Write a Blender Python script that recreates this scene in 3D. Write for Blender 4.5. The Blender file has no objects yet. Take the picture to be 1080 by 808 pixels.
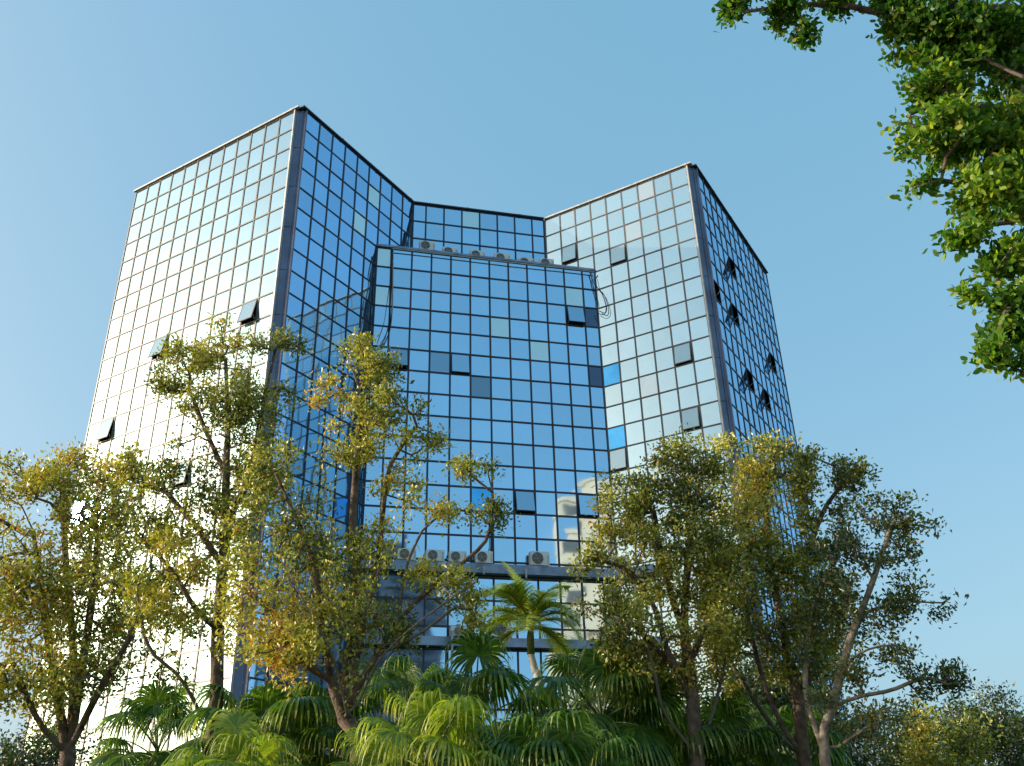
import bpy, math, random
import numpy as np
from mathutils import Vector, Matrix
C = bpy.context
col = C.scene.collection
S = 1.2                     # metres per glazing row
EYE = 1.6
FPX, PIT, ROLL = 972.69, 0.473751, -0.025634
TOP = 28.0644 * S + EYE     # roof height
sp, cp_ = math.sin(PIT), math.cos(PIT)
sr, cr = math.sin(ROLL), math.cos(ROLL)

def ray(px, py):
    U, V = (px - 540) / FPX, (py - 404) / FPX
    u = cr * U + sr * V; v = -sr * U + cr * V
    return Vector((u, cp_ + sp * v, sp - cp_ * v))
def at(px, py, Y):
    d = ray(px, py)
    return Vector((0, 0, EYE)) + d * (Y / d.y)
def mpp(Y, py=560):         # metres per pixel at depth Y
    return (at(541, py, Y) - at(540, py, Y)).length
def project(p):
    x, y, z = p[0], p[1], p[2] - EYE
    yc = y * cp_ + z * sp; zc = -y * sp + z * cp_
    u, v = FPX * x / yc, -FPX * zc / yc
    return 540 + u * cr - v * sr, 404 + u * sr + v * cr

# ------------------------------------------------------------------ helpers
def tag(o, label=None, cat=None, group=None, kind=None):
    if label: o['label'] = label
    if cat: o['category'] = cat
    if group: o['group'] = group
    if kind: o['kind'] = kind
    return o
def empty(name, loc=(0, 0, 0), rz=0.0):
    o = bpy.data.objects.new(name, None); col.objects.link(o)
    o.location = loc; o.rotation_euler = (0, 0, rz); o.empty_display_size = .3
    return o
class MB:
    def __init__(s): s.v = []; s.f = []; s.sm = False
    def add(s, vs, fs):
        n = len(s.v); s.v += [tuple(v) for v in vs]; s.f += [tuple(i + n for i in f) for f in fs]
    def frame_box(s, o, ax, ay, az, x0, x1, y0, y1, z0, z1):
        vs = [o + ax * x + ay * y + az * z for z in (z0, z1) for y in (y0, y1) for x in (x0, x1)]
        s.add(vs, [(0, 2, 3, 1), (4, 5, 7, 6), (0, 1, 5, 4), (2, 6, 7, 3), (0, 4, 6, 2), (1, 3, 7, 5)])
    def box(s, x0, x1, y0, y1, z0, z1):
        s.frame_box(Vector((0, 0, 0)), Vector((1, 0, 0)), Vector((0, 1, 0)), Vector((0, 0, 1)), x0, x1, y0, y1, z0, z1)
    def prism(s, pts, z0, z1, cap=True):
        n = len(pts); vs = [(p[0], p[1], z0) for p in pts] + [(p[0], p[1], z1) for p in pts]
        fs = [(i, (i + 1) % n, n + (i + 1) % n, n + i) for i in range(n)]
        if cap: fs += [tuple(range(n - 1, -1, -1)), tuple(range(n, 2 * n))]
        s.add(vs, fs)
    def tube(s, pts, rad, k=6, caps=True):
        pts = [Vector(p) for p in pts]; m = len(pts)
        if not hasattr(rad, '__len__'): rad = [rad] * m
        t0 = (pts[1] - pts[0]).normalized()
        nrm = t0.orthogonal().normalized(); vs = []
        for i in range(m):
            t = (pts[min(i + 1, m - 1)] - pts[max(i - 1, 0)]).normalized()
            nrm = (nrm - t * nrm.dot(t)).normalized(); b = t.cross(nrm)
            for j in range(k):
                a = 2 * math.pi * j / k
                vs.append(pts[i] + (nrm * math.cos(a) + b * math.sin(a)) * rad[i])
        fs = [(i * k + j, i * k + (j + 1) % k, (i + 1) * k + (j + 1) % k, (i + 1) * k + j) for i in range(m - 1) for j in range(k)]
        if caps: fs += [tuple(range(k - 1, -1, -1)), tuple(range((m - 1) * k, m * k))]
        s.add(vs, fs)
    def build(s, name, mat, parent=None, smooth=False, bevel=0):
        me = bpy.data.meshes.new(name); me.from_pydata(s.v, [], s.f); me.update()
        if mat: me.materials.append(mat)
        if smooth: me.polygons.foreach_set('use_smooth', [True] * len(me.polygons))
        o = bpy.data.objects.new(name, me); col.objects.link(o)
        if parent: o.parent = parent
        if bevel:
            b = o.modifiers.new('bevel', 'BEVEL'); b.width = bevel; b.segments = 2
        return o
def np_mesh(name, V, F, mat, parent=None, smooth=False, attrs=None):
    """V (n,3), F (m,k) numpy"""
    me = bpy.data.meshes.new(name)
    m, k = F.shape
    me.vertices.add(len(V)); me.vertices.foreach_set('co', V.astype(np.float32).ravel())
    me.loops.add(m * k); me.loops.foreach_set('vertex_index', F.astype(np.int32).ravel())
    me.polygons.add(m); me.polygons.foreach_set('loop_start', np.arange(0, m * k, k, dtype=np.int32))
    if smooth: me.polygons.foreach_set('use_smooth', np.ones(m, bool))
    me.update(calc_edges=True)
    for an, arr in (attrs or {}).items():
        a = me.attributes.new(an, 'FLOAT', 'FACE'); a.data.foreach_set('value', arr.astype(np.float32))
    if mat: me.materials.append(mat)
    o = bpy.data.objects.new(name, me); col.objects.link(o)
    if parent: o.parent = parent
    return o

# ------------------------------------------------------------------ materials
def mat(name):
    m = bpy.data.materials.new(name); m.use_nodes = True
    nt = m.node_tree; nt.nodes.clear()
    out = nt.nodes.new('ShaderNodeOutputMaterial')
    return m, nt, out
def N(nt, t, **kw):
    n = nt.nodes.new(t)
    for k, v in kw.items():
        if k in n.inputs.keys() if hasattr(n.inputs, 'keys') else False: n.inputs[k].default_value = v
        else: setattr(n, k, v)
    return n
def simple(name, c, rough=.6, metal=0, var=.25, scale=3., bump=0.0, bscale=40.):
    m, nt, out = mat(name)
    b = nt.nodes.new('ShaderNodeBsdfPrincipled')
    b.inputs['Roughness'].default_value = rough; b.inputs['Metallic'].default_value = metal
    tc = nt.nodes.new('ShaderNodeTexCoord')
    n = nt.nodes.new('ShaderNodeTexNoise'); n.inputs['Scale'].default_value = scale; n.inputs['Detail'].default_value = 5
    nt.links.new(tc.outputs['Object'], n.inputs['Vector'])
    r = nt.nodes.new('ShaderNodeMapRange'); r.inputs['From Min'].default_value = .3; r.inputs['From Max'].default_value = .7
    r.inputs['To Min'].default_value = 1 - var; r.inputs['To Max'].default_value = 1 + var
    nt.links.new(n.outputs['Fac'], r.inputs['Value'])
    v = nt.nodes.new('ShaderNodeVectorMath'); v.operation = 'SCALE'; v.inputs[0].default_value = c
    nt.links.new(r.outputs['Result'], v.inputs['Scale']); nt.links.new(v.outputs['Vector'], b.inputs['Base Color'])
    if bump:
        n2 = nt.nodes.new('ShaderNodeTexNoise'); n2.inputs['Scale'].default_value = bscale
        nt.links.new(tc.outputs['Object'], n2.inputs['Vector'])
        bp = nt.nodes.new('ShaderNodeBump'); bp.inputs['Strength'].default_value = bump; bp.inputs['Distance'].default_value = .02
        nt.links.new(n2.outputs['Fac'], bp.inputs['Height']); nt.links.new(bp.outputs['Normal'], b.inputs['Normal'])
    nt.links.new(b.outputs['BSDF'], out.inputs['Surface'])
    return m
def glass_mat(name, tint, base, rough=.03, grime=.07, wav=.5):
    """reflective solar glazing: tinted mirror coat over a dark blue body, slightly wavy sheets"""
    m, nt, out = mat(name); L = nt.links.new
    geo = nt.nodes.new('ShaderNodeNewGeometry'); tc = nt.nodes.new('ShaderNodeTexCoord')
    at_ = nt.nodes.new('ShaderNodeAttribute'); at_.attribute_name = 'shade'
    wn = nt.nodes.new('ShaderNodeTexNoise'); wn.inputs['Scale'].default_value = .55; wn.inputs['Detail'].default_value = 1
    L(tc.outputs['Object'], wn.inputs['Vector'])
    bp = nt.nodes.new('ShaderNodeBump'); bp.inputs['Strength'].default_value = wav; bp.inputs['Distance'].default_value = .02
    L(wn.outputs['Fac'], bp.inputs['Height'])
    lw = nt.nodes.new('ShaderNodeLayerWeight'); lw.inputs['Blend'].default_value = .28
    mixc = nt.nodes.new('ShaderNodeMix'); mixc.data_type = 'RGBA'
    mixc.inputs[6].default_value = (*tint, 1); mixc.inputs[7].default_value = (.72, .88, .96, 1)
    L(lw.outputs['Fresnel'], mixc.inputs[0])
    sc = nt.nodes.new('ShaderNodeVectorMath'); sc.operation = 'SCALE'
    L(mixc.outputs[2], sc.inputs[0]); L(at_.outputs['Fac'], sc.inputs['Scale'])
    gl = nt.nodes.new('ShaderNodeBsdfGlossy'); gl.inputs['Roughness'].default_value = rough
    L(sc.outputs['Vector'], gl.inputs['Color']); L(bp.outputs['Normal'], gl.inputs['Normal'])
    di = nt.nodes.new('ShaderNodeBsdfDiffuse'); di.inputs['Color'].default_value = (*base, 1)
    gn = nt.nodes.new('ShaderNodeTexNoise'); gn.inputs['Scale'].default_value = 1.3; gn.inputs['Detail'].default_value = 8; gn.inputs['Roughness'].default_value = .65
    L(tc.outputs['Object'], gn.inputs['Vector'])
    mr = nt.nodes.new('ShaderNodeMapRange'); mr.inputs['From Min'].default_value = .35; mr.inputs['From Max'].default_value = .8
    mr.inputs['To Min'].default_value = .07; mr.inputs['To Max'].default_value = .07 + grime
    L(gn.outputs['Fac'], mr.inputs['Value'])
    gd = nt.nodes.new('ShaderNodeAttribute'); gd.attribute_name = 'dust_glare'
    ad = nt.nodes.new('ShaderNodeMath'); ad.operation = 'ADD'; L(mr.outputs['Result'], ad.inputs[0]); L(gd.outputs['Fac'], ad.inputs[1])
    ms = nt.nodes.new('ShaderNodeMixShader'); L(ad.outputs[0], ms.inputs[0])
    L(gl.outputs['BSDF'], ms.inputs[1]); L(di.outputs['BSDF'], ms.inputs[2])
    L(ms.outputs['Shader'], out.inputs['Surface'])
    return m
M = {}
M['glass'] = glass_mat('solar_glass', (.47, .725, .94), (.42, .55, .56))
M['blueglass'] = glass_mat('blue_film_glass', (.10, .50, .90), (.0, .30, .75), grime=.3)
M['skyglowglass'] = glass_mat('solar_glass_skyglow_tint', (.60, .80, .84), (.42, .55, .56))  # same glazing, bright sunward sky put into a paler tint
M['glareglass'] = glass_mat('solar_glass_glare_tint', (.285, .53, .71), (.42, .55, .60), grime=.12)  # same glazing, tinted darker to hold down the mirrored sun glare
M['deepreflglass'] = glass_mat('solar_glass_deep_reflection_tint', (.33, .60, .90), (.30, .42, .50), grime=.05)  # same glazing, dark double reflection put into a deeper tint
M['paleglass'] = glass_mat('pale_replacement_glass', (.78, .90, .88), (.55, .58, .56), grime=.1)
M['darkglass'] = glass_mat('bare_dark_glass', (.10, .13, .2), (.02, .02, .03))
M['alu'] = simple('shade_toned_aluminium', (.03, .036, .06), .45, .2, .3, 2.)  # mullion shade put into a dark navy colour
M['aluwarm'] = simple('sunlit_aluminium', (.16, .145, .125), .5, .25, .2, 2.)  # same mullion metal, sunlight put into a lighter tan
M['alulight'] = simple('bright_aluminium', (.55, .53, .50), .45, .35, .2, 3.)
M['panel'] = simple('corner_metal_panel', (.13, .16, .25), .4, .3, .3, .8)
M['body'] = simple('dark_interior', (.008, .009, .012), .8)
M['roof'] = simple('roof_concrete', (.3, .29, .27), .85)
M['ledge'] = simple('ledge_metal', (.25, .33, .46), .5, .2, .4, 1.5)
M['acwhite'] = simple('ac_casing_paint', (.82, .81, .77), .5, 0, .08, 4.)
M['acdark'] = simple('ac_fan_dark', (.05, .05, .055), .6)
M['cable'] = simple('black_cable', (.025, .025, .03), .6)
M['pipewhite'] = simple('pale_pipe_wrap', (.5, .49, .46), .7)

SKY_A = (1.15, .90, .66); SKY_C = (.10, .325, .51)
# ------------------------------------------------------------------ camera, light, sky
cam = bpy.data.cameras.new('camera'); cam.sensor_width = 36; cam.lens = FPX / 1080 * 36
cam.clip_end = 6000; cam.clip_start = .05
co = bpy.data.objects.new('camera', cam); col.objects.link(co); C.scene.camera = co
right, up, fw = Vector((1, 0, 0)), Vector((0, -sp, cp_)), Vector((0, cp_, sp))
R_ = right * cr + up * sr; U_ = right * -sr + up * cr
mw = Matrix.Identity(4)
for i in range(3): mw[i][0], mw[i][1], mw[i][2] = R_[i], U_[i], -fw[i]
mw[0][3], mw[1][3], mw[2][3] = 0, 0, EYE
co.matrix_world = mw

AN, BN, CN = math.radians(-30.49), math.radians(59.04), math.radians(13.82)
FACES = {  # start, angle, column width, column lines, all in row units
    'A1': ((-17.3509, 34.1831), AN, .8253, [float(i) for i in range(13)]),
    'B1': ((-8.3343, 29.2208), BN, .8223, [float(i) for i in range(10)]),
    'C': ((-4.5232, 35.5690), CN, .8765, [0] + [.7 + i for i in range(7)] + [7.4]),
    'A2': ((1.8422, 37.1229), AN, .8298, [float(i) for i in range(10)]),
    'B2': ((8.7726, 33.5472), BN, .7920, [float(i) for i in range(14)]),
    'D': ((-5.8077, 33.4544), CN, .8758, [0] + [.78 + i for i in range(11)] + [11.5]),
}
def fr(F):
    (x, y), a, w, cols = FACES[F]
    ax = Vector((math.cos(a), math.sin(a), 0)); nn = Vector((math.sin(a), -math.cos(a), 0))
    return Vector((x * S, y * S, 0)), ax, nn, w * S, cols
def fpt(F, c, r, off=0):
    o, ax, nn, w, cols = fr(F)
    return o + ax * (c * w) + nn * off + Vector((0, 0, TOP - r * S))

# sun: the direction mirrored by face A1 at the glare in the photograph
d = ray(82, 541).normalized(); nA = fr('A1')[2]
SUN = (d - nA * 2 * d.dot(nA)).normalized()
elev = math.asin(SUN.z); azim = math.atan2(SUN.x, SUN.y)

sl = bpy.data.lights.new('sun', 'SUN'); sl.energy = 5.0; sl.angle = math.radians(.53); sl.color = (1, .92, .79)
so = bpy.data.objects.new('sun', sl); col.objects.link(so); so.rotation_mode = 'QUATERNION'
so.rotation_quaternion = SUN.to_track_quat('Z', 'Y'); so.location = SUN * 80
w = bpy.data.worlds.new('World'); C.scene.world = w; w.use_nodes = True
nt = w.node_tree; bg = nt.nodes['Background']
sky = nt.nodes.new('ShaderNodeTexSky'); sky.sky_type = 'NISHITA'; sky.sun_disc = False
sky.sun_elevation = elev; sky.sun_rotation = azim; sky.altitude = 0; sky.air_density = 1.0; sky.dust_density = 4.0; sky.ozone_density = 1.6
gain = nt.nodes.new('ShaderNodeVectorMath'); gain.operation = 'MULTIPLY_ADD'     # thin bright haze over the clear sky
gain.inputs[1].default_value = SKY_A; gain.inputs[2].default_value = [v / .15 for v in SKY_C]
nt.links.new(sky.outputs[0], gain.inputs[0]); nt.links.new(gain.outputs[0], bg.inputs[0]); bg.inputs[1].default_value = .15
sc = C.scene; sc.view_settings.view_transform = 'Standard'; sc.view_settings.look = 'None'; sc.view_settings.exposure = 0
sc.cycles.caustics_reflective = False; sc.cycles.caustics_refractive = False
sc.cycles.max_bounces = 8; sc.cycles.glossy_bounces = 5; sc.cycles.sample_clamp_indirect = 6; sc.cycles.transparent_max_bounces = 6

# ------------------------------------------------------------------ ground
g = MB(); g.add([(-900, -900, 0), (900, -900, 0), (900, 900, 0), (-900, 900, 0)], [(0, 1, 2, 3)])
tag(g.build('ground', simple('lawn_ground', (.05, .07, .02), .9, 0, .5, .6)), kind='structure')
g = MB(); g.add([(-40, -7, .004), (40, -7, .004), (40, 3, .004), (-40, 3, .004)], [(0, 1, 2, 3)])
tag(g.build('pavement', simple('pavement_slabs', (.3, .28, .26), .85, 0, .2, 2.)), kind='structure')
g = MB(); g.add([(-300, -17, .004), (300, -17, .004), (300, -7.2, .004), (-300, -7.2, .004)], [(0, 1, 2, 3)])
tag(g.build('road', simple('asphalt', (.05, .05, .052), .85, 0, .3, 2.)), kind='structure')

# ------------------------------------------------------------------ the glass building
rng = random.Random(4)
B = empty('glass_building', (0, 40 * S, 0))
tag(B, 'blue mirror glass office building, two angled towers around a lower central block', 'office building')
Binv = Matrix.Translation((0, -40 * S, 0))
def bbuild(mb, name, m, **k):
    o = mb.build(name, m, B, **k); o.matrix_parent_inverse = Binv; return o
BOT = TOP / S               # row index of the ground
ROWS = {F: list(range(0, 29)) for F in FACES}
ROWS['D'] = list(range(4, 19)) + [18.2, 18.55, 19.5, 20.5, 20.95, 21.27, 22.4, 23.4, 24.4, 25.4, 26.4, 27.4, 28.4]
ROWS['C'] = list(range(0, 6))
ROWS['B2'] = list(range(0, 29)); 
OPEN = {('D', 10, 6): 17, ('D', 1, 9): 20, ('D', 4, 9): 9, ('D', 7, 15): 17, ('D', 10, 15): 9,
        ('A2', 4, 3): 12, ('A2', 1, 2): 15, ('A2', 7, 9): 17, ('A2', 7, 12): 15, ('A2', 3, 13): 9}
def inv(F, px, py):
    o, ax, nn, w_, cols = fr(F); d = ray(px, py); o0 = Vector((0, 0, EYE))
    t = (o - o0).dot(nn) / d.dot(nn); p = o0 + d * t
    return (p - o).dot(ax) / w_, (TOP - p.z) / S
for F, px, py, a_ in [('A1', 172, 358, 17), ('A1', 258, 324, 17), ('A1', 116, 455, 13), ('A1', 194, 492, 13), ('A1', 143, 518, 12), ('A1', 88, 592, 13), ('A1', 255, 400, 10),
                  ('B2', 771, 284, 24), ('B2', 759, 316, 24), ('B2', 779, 342, 26), ('B2', 816, 386, 24), ('B2', 790, 402, 26), ('B2', 808, 424, 24)]:
    c_, r_ = inv(F, px, py); OPEN[(F, int(c_), int(r_))] = a_
DARK = {('D', 11, 6), ('D', 11, 9)}
BLUE = {('D', 5, 15), ('A2', 3, 9), ('A2', 3, 12)}
PALE = {('D', 0, 4): .3, ('D', 0, 6): .4, ('D', 0, 11): .5, ('D', 6, 7): .35, ('D', 8, 8): .4, ('D', 10, 5): .25, ('D', 5, 4): .0, ('D', 7, 6): .12, ('A2', 6, 0): .5, ('A2', 5, 2): .5, ('A2', 5, 10): .5, ('C', 3, 0): .4}
for F, px, py, v_ in [('B1', 394, 206, .25), ('B1', 379, 235, .3), ('B1', 343, 145, .12)]:
    c_, r_ = inv(F, px, py); PALE[(F, int(c_), int(r_))] = v_
DIM = {('D', 3, 9): .55, ('D', 5, 10): .45, ('D', 1, 9): .6, ('D', 4, 9): .85, ('D', 10, 6): .8, ('D', 7, 15): .75, ('A2', 7, 9): .85, ('A2', 7, 12): .8}

treeblobs = []   # filled later, used only to rank panes by what the photograph shows
HIDE = [(-10, 200, 470, 808), (165, 330, 340, 808), (330, 440, 365, 560), (250, 500, 520, 808), (600, 990, 490, 808), (0, 1080, 690, 808)]
def hidden(px, py): return any(a <= px <= b and c <= py <= d for a, b, c, d in HIDE)
panes = []       # (area, F, ci, r0, r1)
for F in FACES:
    o, ax, nn, w_, cols = fr(F)
    for ri in range(len(ROWS[F]) - 1):
        r0, r1 = ROWS[F][ri], ROWS[F][ri + 1]
        if F == 'D' and (r0 in (18.2, 20.95)): continue
        for ci in range(len(cols) - 1):
            key = (F, ci, r0)
            if key in OPEN: continue
            q = [project(fpt(F, c, r)) for c, r in ((cols[ci], r0), (cols[ci + 1], r0), (cols[ci + 1], r1), (cols[ci], r1))]
            A = abs(sum(q[i][0] * q[(i + 1) % 4][1] - q[(i + 1) % 4][0] * q[i][1] for i in range(4))) / 2
            cx, cy = sum(p[0] for p in q) / 4, sum(p[1] for p in q) / 4
            occ = hidden(cx, cy) or not (0 < cx < 1080 and 0 < cy < 808)
            if F in ('B1', 'A2', 'C') and r0 >= 4 and inside_D(cx) if False else False: occ = True
            if F == 'C' and r0 > 1: occ = True
            if F == 'A2' and r0 >= 4 and ci < 3: continue
            if F == 'B1' and r0 >= 4 and ci > 8: continue
            panes.append((A * (.05 if occ else 1), F, ci, r0, r1))
panes.sort(reverse=True)
T = .04           # mullion half width
def sunside_veil(F): return .07 if F[0] == 'A' else 0  # pale glare of the sunward sky put into the diffuse share
def pane_quad(F, ci, r0, r1, jit=.005):
    cols = FACES[F][3]; o, ax, nn, w_, _ = fr(F)
    c0, c1 = cols[ci], cols[ci + 1]
    if F == 'A1': jit = .003
    a, b = rng.gauss(0, jit), rng.gauss(0, jit)
    if F == 'A1' and 13 <= r0 and ci < 3: a = b = 0
    vs = []
    for c, r, s1, s2 in ((c0, r1, -1, -1), (c1, r1, 1, -1), (c1, r0, 1, 1), (c0, r0, -1, 1)):
        vs.append(fpt(F, c, r) + nn * (a * s1 * .5 + b * s2 * .5))
    return vs
def shade_of(F, ci, r0):
    k = (F, ci, r0); s = DIM.get(k, 1) * (1 + max(-.12, min(.06, rng.gauss(0, .035)))); return s, PALE.get(k, 0 if rng.random() > .06 else rng.uniform(.02, .1))
def set_attr(me, sh, du):
    a = me.attributes.new('shade', 'FLOAT', 'FACE'); a.data.foreach_set('value', sh)
    a = me.attributes.new('dust_glare', 'FLOAT', 'FACE'); a.data.foreach_set('value', du)
rest = MB(); rsh, rdu, rmi = [], [], []
for k, (A, F, ci, r0, r1) in enumerate(panes):
    key = (F, ci, r0); s_, du = shade_of(F, ci, r0)
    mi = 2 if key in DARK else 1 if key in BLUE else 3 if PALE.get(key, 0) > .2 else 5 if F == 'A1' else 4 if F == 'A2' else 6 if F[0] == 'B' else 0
    if mi == 3: du = .04 + sunside_veil(F); s_ = .95
    q = pane_quad(F, ci, r0, r1); du += sunside_veil(F)
    if k < 100:
        mb = MB(); mb.add(q, [(0, 1, 2, 3)]); o = bbuild(mb, 'glass_pane', [M['glass'], M['blueglass'], M['darkglass'], M['paleglass'], M['skyglowglass'], M['glareglass'], M['deepreflglass']][mi])
        set_attr(o.data, [s_], [du])
        if key in PALE: o['label'] = 'pale grey replacement pane'
        if mi == 1: o['label'] = 'vivid blue pane'
        if mi == 2: o['label'] = 'dark pane'
    else:
        rest.add(q, [(0, 1, 2, 3)]); rsh.append(s_); rdu.append(du); rmi.append(mi)
o = bbuild(rest, 'glass_pane', M['glass']); o.data.materials.append(M['blueglass']); o.data.materials.append(M['darkglass']); o.data.materials.append(M['paleglass']); o.data.materials.append(M['skyglowglass']); o.data.materials.append(M['glareglass']); o.data.materials.append(M['deepreflglass'])
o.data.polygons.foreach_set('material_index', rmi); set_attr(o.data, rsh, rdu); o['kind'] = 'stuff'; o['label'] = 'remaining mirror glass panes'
# mullion grids
for F in FACES:
    o, ax, nn, w_, cols = fr(F); mb = MB(); up_ = Vector((0, 0, 1)); rows = ROWS[F]
    r_top, r_bot = rows[0], BOT if F != 'C' else 5
    tz = .044 if F in ('C', 'D') else .034
    c0_ = 0; c1_ = len(cols) - 1
    for i, c in enumerate(cols):
        if F == 'A2' and 0 < i < 3: rb = 4.2
        elif F == 'A2' and i == 0: rb = 5
        elif F == 'B1' and i > 8: rb = 5
        else: rb = r_bot
        t = .045 if F in ('C', 'D') else .038
        mb.frame_box(o + ax * (c * w_), ax, nn, up_, -t, t, -.09, .032, TOP - rb * S, TOP - r_top * S)
    for r in rows:
        if F == 'A2' and r > 4: xs = 2.86
        else: xs = 0
        xe = cols[-1]
        if F == 'B1' and r > 4: xe = 7.55
        mb.frame_box(o, ax, nn, up_, xs * w_, xe * w_, -.092, .029, TOP - r * S - tz, TOP - r * S + tz)
    g_ = bbuild(mb, 'mullion_grid', M['aluwarm' if F in ('A1', 'A2') else 'alu'])
# open sashes, hung from their top edge
for (F, ci, r0), ang in OPEN.items():
    o, ax, nn, w_, cols = fr(F); a = math.radians(ang * {'A': .42 if F == 'A2' else .68, 'D': .7, 'B': 1}[F[0]])
    x0, x1 = cols[ci] * w_ + .045, cols[ci + 1] * w_ - .045; h = S - .09
    org = o + Vector((0, 0, TOP - r0 * S - .045)) + nn * .035
    dn = Vector((0, 0, -math.cos(a))) + nn * math.sin(a); nn2 = nn * math.cos(a) + Vector((0, 0, math.sin(a)))
    t = .045; mb = MB()
    mb.frame_box(org, ax, nn2, dn, x0, x0 + t, -.022, .014, 0, h); mb.frame_box(org, ax, nn2, dn, x1 - t, x1, -.022, .014, 0, h)
    mb.frame_box(org, ax, nn2, dn, x0 + t, x1 - t, -.022, .014, 0, t); mb.frame_box(org, ax, nn2, dn, x0 + t, x1 - t, -.022, .014, h - t, h)
    w1 = bbuild(mb, 'open_window', M['aluwarm' if F in ('A1', 'A2') else 'alu'])
    mb = MB(); mb.add([org + ax * x + dn * z + nn2 * .009 for x, z in ((x0 + .01, h - .01), (x1 - .01, h - .01), (x1 - .01, .01), (x0 + .01, .01))], [(0, 1, 2, 3)])
    p = bbuild(mb, 'pane', M['glareglass' if F == 'A1' else 'skyglowglass' if F == 'A2' else 'glass']); p.parent = w1; p.matrix_parent_inverse = Matrix.Identity(4)
    set_attr(p.data, [DIM.get((F, ci, r0), .95)], [.3 if F[0] == 'A' else .03])  # grey on the A sashes stands for the haze they would mirror
    for x in (x0 + .05, x1 - .05):
        mb = MB(); mb.tube([org + ax * x + nn * -.03 + Vector((0, 0, -h + .05)), org + ax * x + dn * (h * .75) - nn2 * .02], .012, 5)
        st = bbuild(mb, 'stay', M['alulight']); st.parent = w1; st.matrix_parent_inverse = Matrix.Identity(4)
# corner panels
def corner(Fa, Fb, label):
    oa, axa, na, wa, ca = fr(Fa); ob, axb, nb, wb, cb = fr(Fb)
    a = oa + axa * (ca[-1] * wa); b = ob
    e = (b - a); L = e.length; e.normalize(); n = Vector((e.y, -e.x, 0)); up_ = Vector((0, 0, 1)); H = TOP
    mb = MB(); r = 0
    while r < BOT:
        r2 = min(r + 2, BOT)
        mb.frame_box(a, e, n, up_, .03, L - .03, -.12, .02, TOP - r2 * S + .012, TOP - r * S - .012); r = r2
    pnl = bbuild(mb, 'corner_panel', M['panel'], bevel=.008)
    mb = MB(); mb.frame_box(a, axa, na, up_, -.005, .075, -.1, .07, 0, TOP)
    s1 = bbuild(mb, 'edge_trim', M['alulight'])  # sunlit edge put into a paler metal than the opposite trim
    mb = MB(); mb.frame_box(b, axb, nb, up_, -.075, .0, -.1, .07, 0, TOP); mb.frame_box(a, e, n, up_, L * .62, L * .72, .02, .06, 0, TOP)
    bbuild(mb, 'edge_trim', M['panel'])
corner('A1', 'B1', ''); corner('A2', 'B2', '')
# roof plan
P = lambda F, c, off=0: fpt(F, c, 0, off)
def endc(F): return FACES[F][3][-1]
oA1, axA, nA_, *_ = fr('A1'); oB2, axB, nB_, *_ = fr('B2')
p0 = P('A1', 0); p5 = P('B2', endc('B2'))
back1 = p0 + axB * 12 ; back2 = p5 - axA * 16
def plan(off):
    pts = [P('A1', 0, off) , P('A1', endc('A1'), off), P('B1', 0, off), P('B1', 9, off), P('A2', 0, off), P('A2', 9, off), P('B2', 0, off), P('B2', endc('B2'), off)]
    return pts
core = plan(-.45)
corep = [(p.x, p.y) for p in core] + [(back2.x, back2.y), (back1.x, back1.y)]
mb = MB(); mb.prism(corep, 0, TOP - .05); bbuild(mb, 'core_wall', M['body'])
dl, dr_ = fpt('D', 0, 4), fpt('D', 11.5, 4)
nD = fr('D')[2]
mb = MB(); pr = [dl - nD * .45 + fr('D')[1] * .1, dr_ - nD * .45 - fr('D')[1] * .1, P('C', 7.4, -.3), P('C', 0, -.3)]
mb.prism([(p.x, p.y) for p in pr], 0, TOP - 4 * S - .02); bbuild(mb, 'core_wall', M['body'])
mb = MB(); pr2 = [dl, dr_, P('C', 7.4), P('C', 0)]
mb.prism([(p.x, p.y) for p in pr2], TOP - 4 * S - .015, TOP - 4 * S + .03); bbuild(mb, 'roof_slab', M['roof'])
# side and back walls (outside the photograph, but solid)
mb = MB(); mb.add([(p0.x, p0.y, 0), (back1.x, back1.y, 0), (back1.x, back1.y, TOP), (p0.x, p0.y, TOP)], [(3, 2, 1, 0)])
mb.add([(p5.x, p5.y, 0), (back2.x, back2.y, 0), (back2.x, back2.y, TOP), (p5.x, p5.y, TOP)], [(0, 1, 2, 3)])
mb.add([(back2.x, back2.y, 0), (back1.x, back1.y, 0), (back1.x, back1.y, TOP), (back2.x, back2.y, TOP)], [(0, 1, 2, 3)])
bbuild(mb, 'rear_wall', M['panel'])
mb = MB(); mb.prism(corep, TOP - .04, TOP + .02); bbuild(mb, 'roof_slab', M['roof'])
# coping, one run per face; sunlight put into paler metal on A runs
def coping(F, c0, c1, z, h=.09, out=.12, m='alulight', e0=0., e1=0., name='coping', jog=0):
    o, ax, nn, w_, cols = fr(F); mb = MB(); up_ = Vector((0, 0, 1))
    x = c0 * w_ - e0; xe = c1 * w_ + e1; k = 0
    while x < xe - .01:
        x2 = min(x + w_ * 3, xe); dz = rng.uniform(-jog, jog)
        mb.frame_box(o, ax, nn, up_, x, x2 - .012, -.3, out, z + dz, z + h + dz); x = x2
        if x < xe - .01: mb.frame_box(o, ax, nn, up_, x - .05, x + .04, -.29, out + .012, z - .02, z + h + .015)
    return bbuild(mb, name, M[m])
coping('A1', 0, 12, TOP + .04, e0=.14, e1=.32, jog=.006); coping('B1', 0, 9, TOP + .04, e0=.32, out=.11, m='alu', jog=.006)
coping('C', 0, 7.4, TOP + .045, m='alu', jog=.006); coping('A2', 0, 9, TOP + .04, e1=.32, jog=.006)
coping('B2', 0, 13, TOP + .04, e0=.3, e1=.12, m='alu', jog=.006)
coping('D', 0, 11.5, TOP - 4 * S + .035, h=.13, out=.1, m='ledge', name='coping', jog=.01)
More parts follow.
